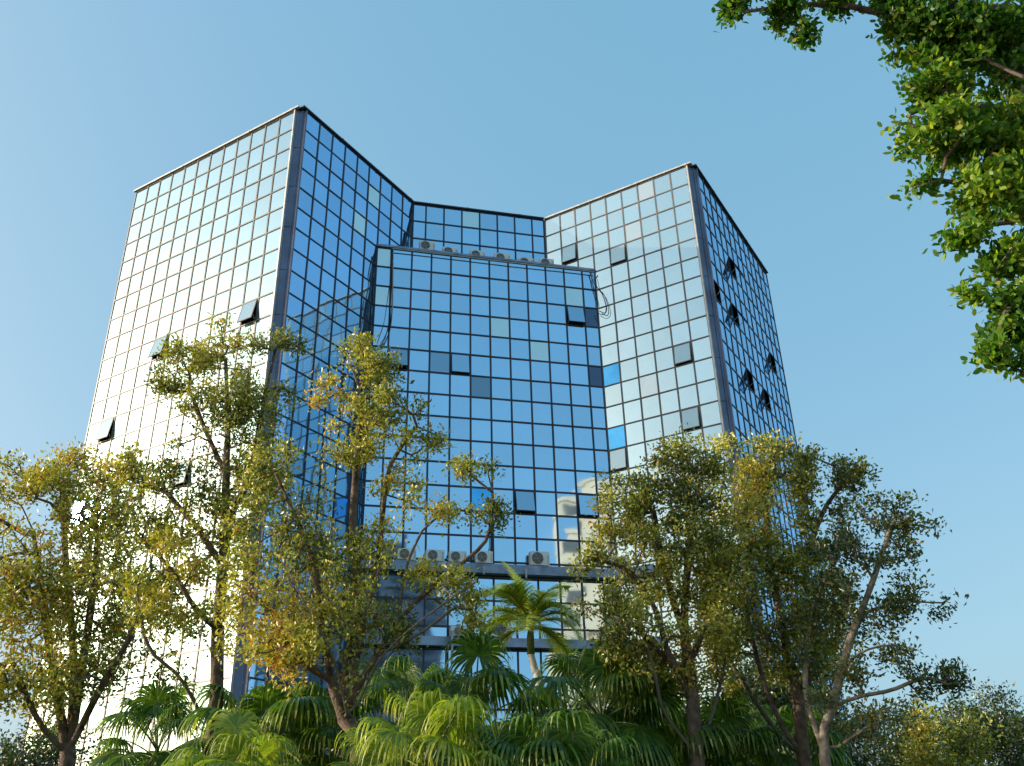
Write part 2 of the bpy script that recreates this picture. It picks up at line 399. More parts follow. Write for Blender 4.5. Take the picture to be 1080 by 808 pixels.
# ledges that carry the condensers
oD, axD, nDv, wD, cD = fr('D')
LED = []
for r0, r1 in ((18.22, 18.53), (20.97, 21.25)):
    mb = MB(); z1, z0 = TOP - r0 * S, TOP - r1 * S
    mb.frame_box(oD, axD, nDv, Vector((0, 0, 1)), .02, 11.5 * wD - .02, -.1, .52, z0, z1)
    mb.frame_box(oD, axD, nDv, Vector((0, 0, 1)), .0, 11.5 * wD, (.5), .54, z0 - .03, z1 + .02)
    bbuild(mb, 'ledge', M['ledge'])
    oA, axA_, nAv, wA, _ = fr('A2')
    mb = MB(); mb.frame_box(oA, axA_, nAv, Vector((0, 0, 1)), 2.9 * wA, 5.0 * wA, .04, .52, z0 + .004, z1 - .004); bbuild(mb, 'ledge', M['ledge'])
    LED.append(z1)

# ------------------------------------------------------------------ air conditioners
def make_ac(w_, h_, d_=.34):
    r = empty('air_conditioner')
    mb = MB(); mb.box(-w_ / 2, w_ / 2, 0, d_, .06, .06 + h_)
    cs = mb.build('casing', M['acwhite'], r, bevel=.02)
    mb = MB(); cx = -w_ * .14; R = h_ * .42; cz = .06 + h_ / 2
    n = 28
    vs = [(cx + R * math.cos(2 * math.pi * i / n), -.003, cz + R * math.sin(2 * math.pi * i / n)) for i in range(n)]
    mb.add(vs, [tuple(range(n))]); fan = mb.build('fan_opening', M['acdark'], r)
    mb = MB()
    for q in (1, .8, .6, .4, .2):
        pts = [(cx + R * q * math.cos(2 * math.pi * i / n), -.02, cz + R * q * math.sin(2 * math.pi * i / n)) for i in range(n + 1)]
        mb.tube(pts, .006 if q < 1 else .014, 4, False)
    for k in range(6):
        a = k * math.pi / 3; mb.tube([(cx, -.022, cz), (cx + R * math.cos(a), -.022, cz + R * math.sin(a))], .005, 4)
    gm = mb.build('fan_grille', M['alulight'], r)
    mb = MB()
    for k in range(4):
        a = k * math.pi / 2; ca, sa = math.cos(a), math.sin(a); cb, sb = math.cos(a + .8), math.sin(a + .8)
        mb.add([(cx, -.006, cz), (cx + R * .9 * ca, -.012, cz + R * .9 * sa), (cx + R * .9 * cb, -.005, cz + R * .9 * sb)], [(0, 1, 2)])
    mb.build('fan_blade', simple('fan_grey', (.11, .11, .12), .5), r)
    mb = MB()
    for k in range(7): mb.box(w_ * .36, w_ * .46, -.006, .0, .12 + k * h_ * .1, .12 + k * h_ * .1 + .012)
    mb.build('vent_slots', M['acdark'], r)
    for sx in (-1, 1):
        mb = MB(); mb.box(sx * w_ * .33 - .03, sx * w_ * .33 + .03, .02, d_ - .02, 0, .06); mb.build('foot', M['alu'], r)
    return r
def copy_tree(o, parent=None):
    c = o.copy(); col.objects.link(c)
    if parent: c.parent = parent
    for ch in list(o.children): copy_tree(ch, c)
    return c
def col_at(px, py, off, face='D'):
    o, ax, nn, w_, cols = fr(face); o = o + nn * off; d_ = ray(px, py); o0 = Vector((0, 0, EYE))
    t = (o - o0).dot(nn) / d_.dot(nn); return o0 + d_ * t
acs = [  # px, py, offset from the glass of block D, base z, w, h, label
    (451, 258, -.40, TOP - 4 * S + .42, .84, .60, 'white air conditioner at the left end of the central roof edge, its fan half showing'),
    (475, 264, -.5, TOP - 4 * S + .30, .84, .56, 'second air conditioner from the left on the central roof, only its top showing'),
    (504, 268, -.5, TOP - 4 * S + .30, .84, .56, 'third air conditioner from the left on the central roof, dark top of its fan showing'),
    (530, 270, -.5, TOP - 4 * S + .30, .9, .56, 'fourth air conditioner from the left on the central roof, flat pale top'),
    (555, 273, -.6, TOP - 4 * S + .27, .84, .56, 'fifth air conditioner from the left on the central roof, barely above the edge'),
    (577, 276, -.5, TOP - 4 * S + .30, .8, .56, 'rightmost air conditioner on the central roof, beside the end of the pipe run'),
    (429, 592, .50, LED[0], .84, .52, 'leftmost air conditioner on the upper ledge, behind the branches'),
    (459, 592, .50, LED[0], .84, .52, 'second air conditioner from the left on the upper ledge'),
    (483, 593, .50, LED[0], .80, .50, 'third air conditioner from the left on the upper ledge'),
    (511, 594, .50, LED[0], .80, .56, 'upper ledge air conditioner with a black round fan and a thin cable above it'),
    (570, 596, .50, LED[0], .92, .66, 'large grey air conditioner on the upper ledge to the right of the palm top'),
    (656, 600, .45, LED[0], .84, .6, 'air conditioner at the right end of the upper ledge, behind leaves'),
    (486, 670, .50, LED[1], .90, .42, 'low flat air conditioner on the lower ledge beside a white pipe'),
    (529, 666, .50, LED[1], .90, .88, 'tall air conditioner on the lower ledge just left of the palm'),
]
protos = {}
for px, py, off, z, w_, h_, lab in acs:
    p = col_at(px, py, off); k = (w_, h_)
    if k not in protos: a_ = protos[k] = make_ac(w_, h_)
    else: a_ = copy_tree(protos[k])
    a_.location = (p.x, p.y, z); a_.rotation_euler = (0, 0, CN + rng.uniform(-.05, .05))
    tag(a_, lab, 'air conditioner', 'air conditioners on the glass building')

# cables and pipes
def cable(name, pts, r, label, cat, m='cable'):
    mb = MB(); mb.tube(pts, r, 6); return tag(mb.build(name, M[m], smooth=True), label, cat)
def spline(ps, n=8):
    ps = [Vector(p) for p in ps]; out_ = []
    for i in range(len(ps) - 1):
        a, b, c, d_ = ps[max(i - 1, 0)], ps[i], ps[i + 1], ps[min(i + 2, len(ps) - 1)]
        for k in range(n):
            t = k / n; out_.append(.5 * ((2 * b) + (c - a) * t + (2 * a - 5 * b + 4 * c - d_) * t * t + (3 * b - a - 3 * c + d_) * t ** 3))
    out_.append(ps[-1]); return out_
def dface(pts, off): return spline([col_at(x, y, off) for x, y in pts])
def aface(pts, off): return spline([col_at(x, y, off, 'D' if x < 626 else 'A2') for x, y in pts])
cable('drain_pipe', dface([(413, 261), (412, 300), (411, 332), (410, 348)], .10), .045, 'thick dark pipe running down the left side of the central glass block', 'pipe')
cable('drain_pipe', dface([(415, 262), (414.5, 290), (414, 325), (412, 345)], .16), .028, 'thin pale pipe beside the dark one at the left of the central block', 'pipe', 'pipewhite')
cable('hanging_cable', dface([(412, 330), (408, 350), (402, 362), (394, 375), (388, 392)], .18), .02, 'black cable curving off the foot of the left pipes towards the tree', 'cable')
cable('hanging_cable', dface([(413, 325), (412, 345), (406, 360), (399, 372), (393, 384)], .22), .018, 'second slack cable nearer the pane below the left pipes', 'cable')
cable('hanging_cable', dface([(411, 300), (408, 322), (405, 340), (400, 355), (398, 362)], .14), .014, 'thin cable looping left from the middle of the left pipes', 'cable')
cable('hanging_cable', aface([(622, 287), (627, 300), (634, 308), (639, 322), (638, 330), (632, 328)], .16), .022, 'long black cable loop hanging at the right corner of the central roof', 'cable')
cable('hanging_cable', aface([(624, 288), (629, 302), (636, 312), (640, 326), (636, 332), (629, 329)], .24), .016, 'outer thin cable loop at the right corner of the central roof', 'cable')
cable('hanging_cable', aface([(623, 287), (625, 300), (628, 312), (630, 322)], .12), .016, 'short straight cable inside the loops at the right roof corner', 'cable')
cable('roof_pipe', dface([(413, 262), (470, 268.5), (540, 277), (600, 283.5), (627, 287)], .2), .035, 'pale pipe run along the front edge of the central roof', 'pipe', 'alulight')
cable('hanging_cable', dface([(519, 560), (518.5, 575), (514, 582), (505, 586), (500, 594)], .3), .018, 'thin black cable drooping to the fan on the upper ledge', 'cable')
cable('downpipe', dface([(519.5, 525), (519, 560), (518.6, 592)], .08), .05, 'slim dark downpipe on the central block above the ledge', 'pipe')
cable('downpipe', dface([(510.5, 598), (510.3, 606)], .72), .05, 'short white pipe end under the upper ledge', 'pipe', 'pipewhite')
cable('downpipe', dface([(555, 600), (555, 610)], .72), .05, 'short white pipe end under the upper ledge near the palm', 'pipe', 'pipewhite')
cable('downpipe', dface([(477, 665), (476.5, 700)], .74), .06, 'white pipe passing down in front of the lower ledge', 'pipe', 'pipewhite')
for x_, y_, i_ in ((450, 262, 0), (485, 267, 1), (487, 267.5, 2)): pass

# ------------------------------------------------------------------ buildings across the road, seen mirrored in the glass
def mirror_hit(px, py, dist, face='D'):
    o, ax, nn, w_, cols = fr(face); p = col_at(px, py, 0, face); d_ = ray(px, py).normalized()
    r = d_ - nn * 2 * d_.dot(nn); h = Vector((r.x, r.y, 0)).length
    return p + r * (dist / h)
def tower(name, label, group, cx, cy, w_, d_, h_, rot, wall, steps, floors, ncol, wmat, seed):
    r = empty(name, (cx, cy, 0), rot); tag(r, label, 'apartment building', group); q = random.Random(seed)
    mb = MB(); mb.box(-w_ / 2, w_ / 2, -d_ / 2, d_ / 2, 0, h_)
    for k in range(1, floors): mb.box(-w_ / 2 - .12, w_ / 2 + .12, -d_ / 2 - .12, d_ / 2 + .12, h_ / floors * k - .14, h_ / floors * k + .1)
    mb.box(-w_ / 2 - .3, w_ / 2 + .3, -d_ / 2 - .3, d_ / 2 + .3, h_, h_ + .9)
    mb.build('wall', wall, r)
    z = h_ + .9
    for (sx, ox, sd, sh) in steps:
        mb = MB(); mb.box(w_ * (ox - sx / 2), w_ * (ox + sx / 2), -d_ * sd / 2, d_ * sd / 2, z - 1, z + sh)
        mb.box(w_ * (ox - sx / 2) - .25, w_ * (ox + sx / 2) + .25, -d_ * sd / 2 - .25, d_ * sd / 2 + .25, z + sh, z + sh + .5)
        mb.build('penthouse', wall, r); z += sh
    fh = h_ / floors
    for k in range(floors):
        for c in range(ncol):
            for side in (0, 1):
                ww = w_ if side == 0 else d_; x = -ww / 2 + ww * (c + .5) / ncol; hw = ww / ncol * q.choice((.2, .26, .3)); z0 = k * fh + fh * .32; z1 = k * fh + fh * .84
                mb = MB()
                if side == 0: mb.box(x - hw, x + hw, d_ / 2 - .1, d_ / 2 + .03, z0, z1)
                else: mb.box(-w_ / 2 - .03, -w_ / 2 + .1, x - hw, x + hw, z0, z1)
                mb.build('window', wmat, r)
    for k in range(1, floors, 1):
        mb = MB(); zz = k * fh + .12
        mb.box(-w_ * .16, w_ * .16, d_ / 2 + .12, d_ / 2 + 1.4, zz, zz + .18); mb.box(-w_ * .16, w_ * .16, d_ / 2 + 1.3, d_ / 2 + 1.4, zz + .18, zz + 1.0)
        mb.build('balcony', wall, r)
    return r
M['beige'] = simple('beige_render', (.66, .52, .38), .85, 0, .12, .3)
M['greyblue'] = simple('grey_blue_tiles', (.10, .13, .20), .6, 0, .25, .3)
M['winglass'] = simple('window_dark_glass', (.03, .045, .06), .12, 0, .4, .4)
tower('apartment_tower', 'beige stepped apartment tower mirrored in the lower right of the central glass', None, 64, -40, 20, 18, 48, math.radians(52), M['beige'], [(.7, .12, .8, 5), (.35, .2, .5, 4)], 14, 3, M['winglass'], 1)
tower('apartment_tower', 'dark blue grey apartment tower mirrored low at the left of the central glass', None, 28, -55, 15, 14, 39, math.radians(12), M['greyblue'], [(.3, -.1, .5, 5)], 13, 3, M['winglass'], 2)

# ------------------------------------------------------------------ foliage materials
def leaf_mat(name, stops, trans=.35, rough=.42, spec=.45):
    m, nt, out = mat(name); L = nt.links.new
    a = nt.nodes.new('ShaderNodeAttribute'); a.attribute_name = 'tint'
    cr_ = nt.nodes.new('ShaderNodeValToRGB'); els = cr_.color_ramp.elements
    while len(els) < len(stops): els.new(.5)
    for e, (p_, c_) in zip(els, stops): e.position = p_; e.color = (*c_, 1)
    L(a.outputs['Fac'], cr_.inputs[0])
    b = nt.nodes.new('ShaderNodeBsdfPrincipled'); b.inputs['Roughness'].default_value = rough; b.inputs['Specular IOR Level'].default_value = spec
    L(cr_.outputs[0], b.inputs['Base Color'])
    t = nt.nodes.new('ShaderNodeBsdfTranslucent')
    hs = nt.nodes.new('ShaderNodeVectorMath'); hs.operation = 'MULTIPLY'; hs.inputs[1].default_value = (1.7, 1.8, .6); L(cr_.outputs[0], hs.inputs[0]); L(hs.outputs[0], t.inputs['Color'])
    ms = nt.nodes.new('ShaderNodeMixShader'); ms.inputs[0].default_value = trans
    L(b.outputs[0], ms.inputs[1]); L(t.outputs[0], ms.inputs[2]); L(ms.outputs[0], out.inputs['Surface'])
    return m
M['leaf'] = leaf_mat('autumn_leaf', [(0, (.022, .04, .01)), (.3, (.11, .15, .024)), (.6, (.43, .43, .06)), (.88, (.66, .54, .10)), (1, (.58, .22, .06))], trans=.22, rough=.38, spec=.6)
M['leafdark'] = leaf_mat('evergreen_leaf', [(0, (.022, .045, .012)), (.5, (.06, .10, .02)), (.9, (.22, .25, .04)), (1, (.3, .22, .04))], trans=.22, rough=.33, spec=.8)
M['leafgreen'] = leaf_mat('fig_leaf', [(0, (.02, .07, .01)), (.5, (.07, .18, .02)), (.9, (.30, .40, .04)), (1, (.4, .36, .05))], trans=.4, rough=.4, spec=.3)
M['bark'] = simple('rough_bark', (.13, .088, .062), .9, 0, .75, 7., .8, 30.)
M['barkpale'] = simple('pale_bark', (.26, .21, .15), .9, 0, .5, 9., .6, 30.)
M['twig'] = simple('grey_twig', (.16, .13, .10), .9)

# ------------------------------------------------------------------ tree builder
def grow(R, limbs, blobs, seg=.32, wpath=.3, clump=.9):
    """limbs: list of world polylines (first one starts at the ground); blobs: (centre, radii, n). Returns nodes, parents"""
    nodes, par, plen = [], [], []
    for li, L_ in enumerate(limbs):
        pts = spline(L_, 6); prev = None
        # attach to nearest existing node
        if nodes:
            A = np.array(nodes); dd = np.linalg.norm(A - np.array(pts[0]), axis=1); prev = int(dd.argmin())
        acc = None
        for i, p in enumerate(pts):
            if i and (Vector(nodes[-1]) - p).length < seg * .6 and i < len(pts) - 1 and prev is not None: continue
            if i == 0 and prev is not None: continue
            nodes.append(tuple(p)); par.append(-1 if prev is None else prev)
            plen.append(0 if prev is None else plen[prev] + (Vector(nodes[prev]) - p).length * .25); prev = len(nodes) - 1
    att = []
    for c, rad, n in blobs:
        c = np.array(c); rad = np.array(rad); k = max(4, int(n / 8))
        sub = R.normal(size=(k, 3)); sub /= np.linalg.norm(sub, axis=1)[:, None]; sub *= (R.random(k) ** .5 * np.where(R.random(k) < .14, 1.28, 1.0))[:, None]
        idx = R.integers(0, k, n); pts = sub[idx] + R.normal(size=(n, 3)) * .12
        att.append(c + pts * rad)
    att = np.concatenate(att); n = len(att)
    A = np.array(nodes); PL = np.array(plen)
    D = np.linalg.norm(att[:, None] - A[None], axis=2) * 1.0 + wpath * PL[None]
    best = D.min(1); bi = D.argmin(1); done = np.zeros(n, bool)
    for it in range(n):
        bb = np.where(done, 1e9, best); j = int(bb.argmin()); done[j] = True
        p = att[j]; q = int(bi[j]); a = np.array(nodes[q]); dist = np.linalg.norm(p - a); k = max(1, int(dist / seg))
        new = []
        off = R.normal(size=3) * dist * .09
        for i in range(1, k + 1):
            t = i / k; x = a + (p - a) * t + off * math.sin(math.pi * t) + (R.normal(size=3) * .02 if i < k else 0); x[2] -= .0
            nodes.append(tuple(x)); par.append(q); plen.append(plen[q] + dist / k); q = len(nodes) - 1; new.append(q)
        X = np.array([nodes[i] for i in new]); PP = np.array([plen[i] for i in new])
        DD = np.linalg.norm(att[:, None] - X[None], axis=2) + wpath * PP[None]
        m = DD.min(1); am = DD.argmin(1); up_ = m < best
        best[up_] = m[up_]; bi[up_] = np.array(new)[am[up_]]
    return np.array(nodes), np.array(par)
def tree(name, label, cat, group, seed, limbs, blobs, leafmat='leaf', bark='bark', r_tip=.0085, expo=.425, leaf=(.100, .048), per=19, spread=.115, tint=(.0, .75), bare=0.0, rmax=9, maxtips=3, up=.3, gap=None, k=1.0, patch=.22, ygrad=0.0, rnd=False):
    leaf = (leaf[0] * k, leaf[1] * k); spread *= k; r_tip *= k; seg = .32 * k
    R = np.random.default_rng(seed)
    base = limbs[0][0]; root = empty(name, tuple(base)); tag(root, label, cat, group)
    V, par = grow(R, limbs, blobs, seg); n = len(V)
    cnt = np.zeros(n); kids = [[] for _ in range(n)]
    for i in range(n):
        if par[i] >= 0: kids[par[i]].append(i)
    depth_order = []; st = [i for i in range(n) if par[i] < 0]
    while st:
        i = st.pop(); depth_order.append(i); st += kids[i]
    for i in reversed(depth_order):
        cnt[i] = max(1, sum(cnt[k] for k in kids[i]))
    rad = np.minimum(r_tip * cnt ** expo, rmax)
    off = np.array(base)
    thick, thin = MB(), MB()
    starts = [(i, -1) for i in range(n) if par[i] < 0]
    while starts:
        i, p = starts.pop(); chain = [p, i] if p >= 0 else [i]
        while kids[i]:
            ks = sorted(kids[i], key=lambda k: -cnt[k]); 
            for k in ks[1:]: starts.append((k, i))
            i = ks[0]; chain.append(i)
        if len(chain) < 2: continue
        pts = [V[c] - off for c in chain]; rr = [rad[c] for c in chain]
        if p >= 0: rr[0] = min(rr[0], rr[1] * 1.25)
        big = rr[min(1, len(rr) - 1)] > .035
        (thick if big else thin).tube(pts, rr, 8 if big else 4, False)
    thick.build('trunk', M[bark], root, smooth=True); thin.build('twigs', M['twig'] if bark == 'bark' else M[bark], root, smooth=True)
    # leaves: rosettes round the ends of the twigs
    tips = np.where((cnt <= maxtips) & (par >= 0))[0]
    if bare: tips = tips[R.random(len(tips)) > bare]
    T_ = V[tips] - off; dirs = V[tips] - V[par[tips]]; dirs /= np.linalg.norm(dirs, axis=1)[:, None] + 1e-6
    m = len(tips) * per
    cen = np.repeat(T_, per, 0) + R.normal(size=(m, 3)) * spread * np.array([1, 1, .8])
    dr = np.repeat(dirs, per, 0) * .5 + R.normal(size=(m, 3)) * .75; dr[:, 2] += up; dr /= np.linalg.norm(dr, axis=1)[:, None]
    sd = np.cross(dr, R.normal(size=(m, 3))); sd /= np.linalg.norm(sd, axis=1)[:, None] + 1e-6
    nm = np.cross(sd, dr); ln = leaf[0] * R.uniform(.65, 1.25, m)[:, None]; wd = leaf[1] * R.uniform(.7, 1.2, m)[:, None] * .5
    b0 = cen; tp = cen + dr * ln; mid = cen + dr * ln * .6
    l = mid + sd * wd + nm * wd * .45; r = mid - sd * wd + nm * wd * .45
    Vv = np.stack([b0, r, tp, l], 1).reshape(-1, 3); F = np.arange(m * 4).reshape(m, 4)
    if gap:      # an opening in the foliage through which the mirrored sun is seen
        wc = (cen + off); z_ = wc[:, 2] - EYE; yc = wc[:, 1] * cp_ + z_ * sp; u_ = FPX * wc[:, 0] / yc; v_ = -FPX * (-wc[:, 1] * sp + z_ * cp_) / yc
        gx = 540 + u_ * cr - v_ * sr; gy = 404 + u_ * sr + v_ * cr; keep = (gx - gap[0]) ** 2 + (gy - gap[1]) ** 2 > (gap[2] * R.uniform(.75, 1.5, m)) ** 2
        F = F[keep]; m = len(F); 
    # split to two triangles for the fold
    F3 = np.concatenate([F[:, [0, 1, 2]], F[:, [0, 2, 3]]])
    tn = (np.repeat(R.uniform(0, 1, len(tips)), per) * .55)[:m] + R.uniform(0, 1, m) * .45
    tn = tint[0] + (tint[1] - tint[0]) * tn; tn = tn + patch * np.sin(cen[:m, 0] * 1.9 + seed) * np.sin(cen[:m, 2] * 1.6 + seed * 2.3) + ygrad * (1 - (cen[:m, 2] + off[2]) / 6); tn = np.clip(tn, 0, 1); hot = R.random(m) < .035; tn[hot] = R.uniform(.88, 1, hot.sum())
    if rnd:      # rounder leaf outline
        q1, q2 = cen + dr * ln * .22, cen + dr * ln * .78
        P6 = np.stack([b0, q1 - sd * wd * .8, mid - sd * wd + nm * wd * .4, q2 - sd * wd * .75 + nm * wd * .3, tp, q2 + sd * wd * .75 + nm * wd * .3, mid + sd * wd + nm * wd * .4, q1 + sd * wd * .8], 1)
        Vv = P6.reshape(-1, 3); I = np.arange(len(P6))[:, None] * 8
        F3 = np.concatenate([I + np.array([[0, 1, 2, 4]]) * 0 + np.array([[0, 1, 2, 3]]), I + np.array([[0, 3, 4, 5]]), I + np.array([[0, 5, 6, 7]])]); tn = np.concatenate([tn, tn, tn])[:len(F3)]; tn2 = tn
    else: tn2 = np.concatenate([tn, tn])
    np_mesh('crown', Vv, F3, M[leafmat], root, attrs={'tint': tn2})
    return root
def L_(*pts):   # (px, py, Y)
    return [at(*p) for p in pts]
def G(px, py, Y):  # foot on the ground under an image point
    p = at(px, py, Y); return Vector((p.x, p.y, 0))
def bl(px, py, rx, ry, Y, n, dz=1.0):
    c = at(px, py, Y); k = mpp(Y); r = (rx + ry) / 2 * k * dz
    return (c, (rx * k, r, ry * k * 1.05), n)
GR = 'yellowing trees in a row before the glass building'
# far left multi-stemmed tree
Y = 17
tree('broadleaf_tree', 'multi-stemmed yellow green tree at the far left, several stems from one base', 'tree', GR, 11,
     [[G(72, 808, Y)] + L_((72, 800, Y), (84, 720, Y), (96, 640, Y), (104, 560, Y)), L_((72, 800, Y), (60, 730, Y), (48, 650, Y), (35, 560, Y)), L_((74, 790, Y), (104, 730, Y - .3), (140, 665, Y - .5), (160, 600, Y - .5)),
      L_((72, 790, Y), (78, 700, Y + .5), (70, 600, Y + .6), (66, 520, Y + .5)), L_((70, 795, Y), (40, 760, Y - .4), (15, 700, Y - .6))],
     [bl(82, 541, 26, 24, Y - .2, 110), bl(30, 530, 55, 40, Y, 120), bl(75, 500, 62, 28, Y + .3, 170), bl(125, 540, 55, 55, Y, 170), bl(20, 620, 60, 60, Y - .3, 270), bl(85, 610, 60, 60, Y, 220), bl(150, 620, 50, 55, Y - .4, 170), bl(30, 710, 65, 50, Y - .5, 270), bl(110, 690, 55, 45, Y, 150), bl(-60, 600, 60, 110, Y, 200)], tint=(.2, 1.0), gap=(82, 541, 11))
# tall slender tree second from the left
Y = 13.5
tree('broadleaf_tree', 'tall loose tree with a reddish forked trunk, left of centre, top crossing the white facade', 'tree', GR, 12,
     [[G(220, 808, Y)] + L_((221, 800, Y), (228, 740, Y), (230, 660, Y), (236, 590, Y), (238, 520, Y), (240, 450, Y), (238, 380, Y)), L_((215, 760, Y), (190, 715, Y - .4), (158, 685, Y - .7), (146, 640, Y - .8)), L_((196, 720, Y - .4), (190, 700, Y - .5), (165, 665, Y - .8)),
      L_((236, 600, Y), (210, 560, Y - .2), (176, 520, Y - .2)), L_((230, 665, Y), (205, 640, Y - .3), (180, 600, Y - .4), (150, 570, Y - .4)), L_((237, 560, Y), (262, 500, Y + .3), (275, 440, Y + .3), (290, 370, Y + .2)), L_((238, 500, Y), (215, 450, Y + .1), (200, 410, Y))],
     [bl(205, 378, 38, 34, Y, 95), bl(242, 368, 42, 30, Y, 90), bl(190, 402, 28, 22, Y, 55), bl(225, 432, 50, 38, Y, 150), bl(300, 362, 26, 22, Y + .2, 35), bl(272, 430, 40, 45, Y + .2, 110), bl(240, 490, 52, 45, Y, 150), bl(280, 510, 35, 45, Y + .2, 80), bl(170, 510, 48, 38, Y - .2, 100), bl(215, 560, 45, 45, Y, 120), bl(190, 610, 45, 40, Y - .3, 90), bl(130, 495, 28, 22, Y - .2, 40), bl(150, 560, 40, 34, Y - .3, 70), bl(165, 640, 38, 34, Y - .6, 70), bl(200, 665, 28, 26, Y - .3, 40), bl(262, 560, 34, 36, Y + .2, 60)], k=.78, tint=(.1, .85))
# big central tree
Y = 12
tree('broadleaf_tree', 'spreading tree with a leaning reddish trunk before the glass corner, left of the feather palm', 'tree', GR, 13,
     [[G(382, 808, Y)] + L_((378, 800, Y), (366, 765, Y), (350, 720, Y), (342, 660, Y), (332, 600, Y), (318, 560, Y), (300, 520, Y), (282, 480, Y)),
      L_((362, 755, Y), (366, 700, Y + .3), (376, 640, Y + .4), (372, 560, Y + .4), (376, 490, Y + .4), (382, 420, Y + .3)),
      L_((366, 745, Y), (392, 700, Y), (420, 655, Y), (455, 620, Y), (490, 592, Y), (515, 565, Y), (520, 520, Y)),
      L_((372, 715, Y), (385, 650, Y + .2), (398, 600, Y + .3), (404, 540, Y + .3), (412, 490, Y + .2), (440, 450, Y + .2)),
      L_((400, 690, Y), (440, 670, Y - .3), (480, 640, Y - .3)), L_((420, 655, Y), (428, 600, Y), (445, 560, Y)), L_((352, 720, Y), (310, 690, Y - .4), (280, 640, Y - .5)),
      L_((368, 760, Y - .1), (350, 690, Y - .6), (318, 630, Y - .8), (290, 570, Y - .8), (272, 530, Y - .7)), L_((370, 755, Y - .1), (384, 690, Y - .6), (392, 620, Y - .8), (420, 560, Y - .7), (432, 520, Y - .5)),
      L_((374, 750, Y - .1), (405, 690, Y - .5), (450, 650, Y - .8), (500, 615, Y - .7)), L_((366, 750, Y - .1), (362, 680, Y - .6), (352, 600, Y - .7), (345, 530, Y - .5), (340, 480, Y - .3))],
     [bl(372, 368, 30, 14, Y + .3, 42), bl(392, 392, 36, 26, Y + .3, 90), bl(345, 408, 24, 18, Y + .3, 30), bl(398, 440, 50, 34, Y + .3, 150), bl(372, 470, 38, 30, Y + .3, 70), bl(450, 470, 32, 24, Y + .2, 42), bl(420, 510, 36, 26, Y + .3, 40),
      bl(300, 560, 45, 40, Y, 110), bl(350, 560, 45, 45, Y + .2, 90), bl(505, 500, 26, 22, Y, 34), bl(520, 540, 24, 22, Y, 28), bl(480, 556, 38, 20, Y, 36), bl(440, 612, 40, 18, Y, 26), bl(478, 635, 38, 28, Y - .2, 85), bl(275, 630, 50, 58, Y - .2, 200), bl(340, 640, 55, 50, Y + .1, 150), bl(410, 655, 50, 40, Y + .2, 90), bl(300, 690, 55, 30, Y - .5, 150), bl(395, 580, 30, 40, Y + .2, 60), bl(280, 500, 35, 35, Y, 60)], k=.72, rmax=.13, tint=(.15, .92))
# right-hand clump
Y = 13.5
tree('broadleaf_tree', 'dense rounded tree right of the feather palm, reaching over the air conditioner ledge', 'tree', GR, 14,
     [[G(735, 808, Y)] + L_((735, 800, Y), (730, 730, Y), (722, 660, Y), (726, 590, Y), (735, 520, Y)), L_((732, 740, Y), (705, 690, Y - .2), (690, 640, Y - .3), (660, 600, Y - .3), (620, 590, Y - .4)),
      L_((728, 700, Y), (750, 640, Y + .2), (770, 570, Y + .2), (790, 500, Y + .2)), L_((722, 670, Y), (700, 600, Y), (690, 540, Y)), L_((736, 798, Y), (755, 740, Y + .2), (768, 680, Y + .3), (778, 610, Y + .3)), L_((734, 795, Y), (700, 750, Y - .2), (688, 700, Y - .3), (668, 640, Y - .3), (655, 600, Y - .3)), L_((706, 700, Y), (670, 660, Y - .5), (640, 640, Y - .6))],
     [bl(662, 548, 30, 28, Y - .3, 80), bl(640, 596, 34, 16, Y - .4, 37), bl(680, 530, 45, 38, Y, 176), bl(735, 500, 42, 34, Y, 176), bl(745, 560, 45, 45, Y, 176), bl(690, 590, 50, 45, Y - .2, 184), bl(740, 640, 50, 50, Y, 208), bl(765, 590, 40, 50, Y + .2, 136), bl(720, 700, 60, 30, Y + .3, 120), bl(660, 655, 46, 34, Y - .5, 120), bl(690, 690, 50, 35, Y - .2, 112), bl(715, 480, 22, 16, Y, 24)], k=.78, rmax=.10, tint=(.08, .88))
Y = 14.5
tree('broadleaf_tree', 'upright tree in front of the dark corner of the right tower', 'tree', GR, 15,
     [[G(850, 808, Y)] + L_((848, 800, Y), (842, 740, Y), (825, 660, Y), (812, 590, Y), (808, 520, Y)), L_((842, 745, Y), (860, 680, Y), (850, 600, Y), (868, 540, Y), (890, 510, Y)), L_((815, 610, Y), (790, 560, Y), (785, 500, Y)), L_((835, 700, Y), (800, 660, Y), (780, 610, Y)), L_((848, 798, Y), (822, 760, Y - .2), (800, 700, Y - .3), (788, 640, Y - .3), (792, 570, Y - .2)), L_((849, 797, Y), (826, 780, Y + .3), (790, 730, Y + .4), (760, 680, Y + .4))],
     [bl(792, 480, 38, 28, Y, 120), bl(825, 500, 36, 24, Y, 88), bl(860, 488, 30, 24, Y, 48), bl(888, 505, 34, 22, Y, 64), bl(800, 545, 50, 45, Y, 184), bl(855, 550, 40, 38, Y, 88), bl(800, 620, 55, 45, Y, 200), bl(850, 630, 40, 45, Y, 104), bl(820, 690, 55, 40, Y, 160), bl(765, 690, 40, 40, Y, 96), bl(840, 600, 40, 40, Y, 96), bl(870, 690, 40, 30, Y + .3, 72)], k=.84, rmax=.10, tint=(.08, .88))
Y = 13
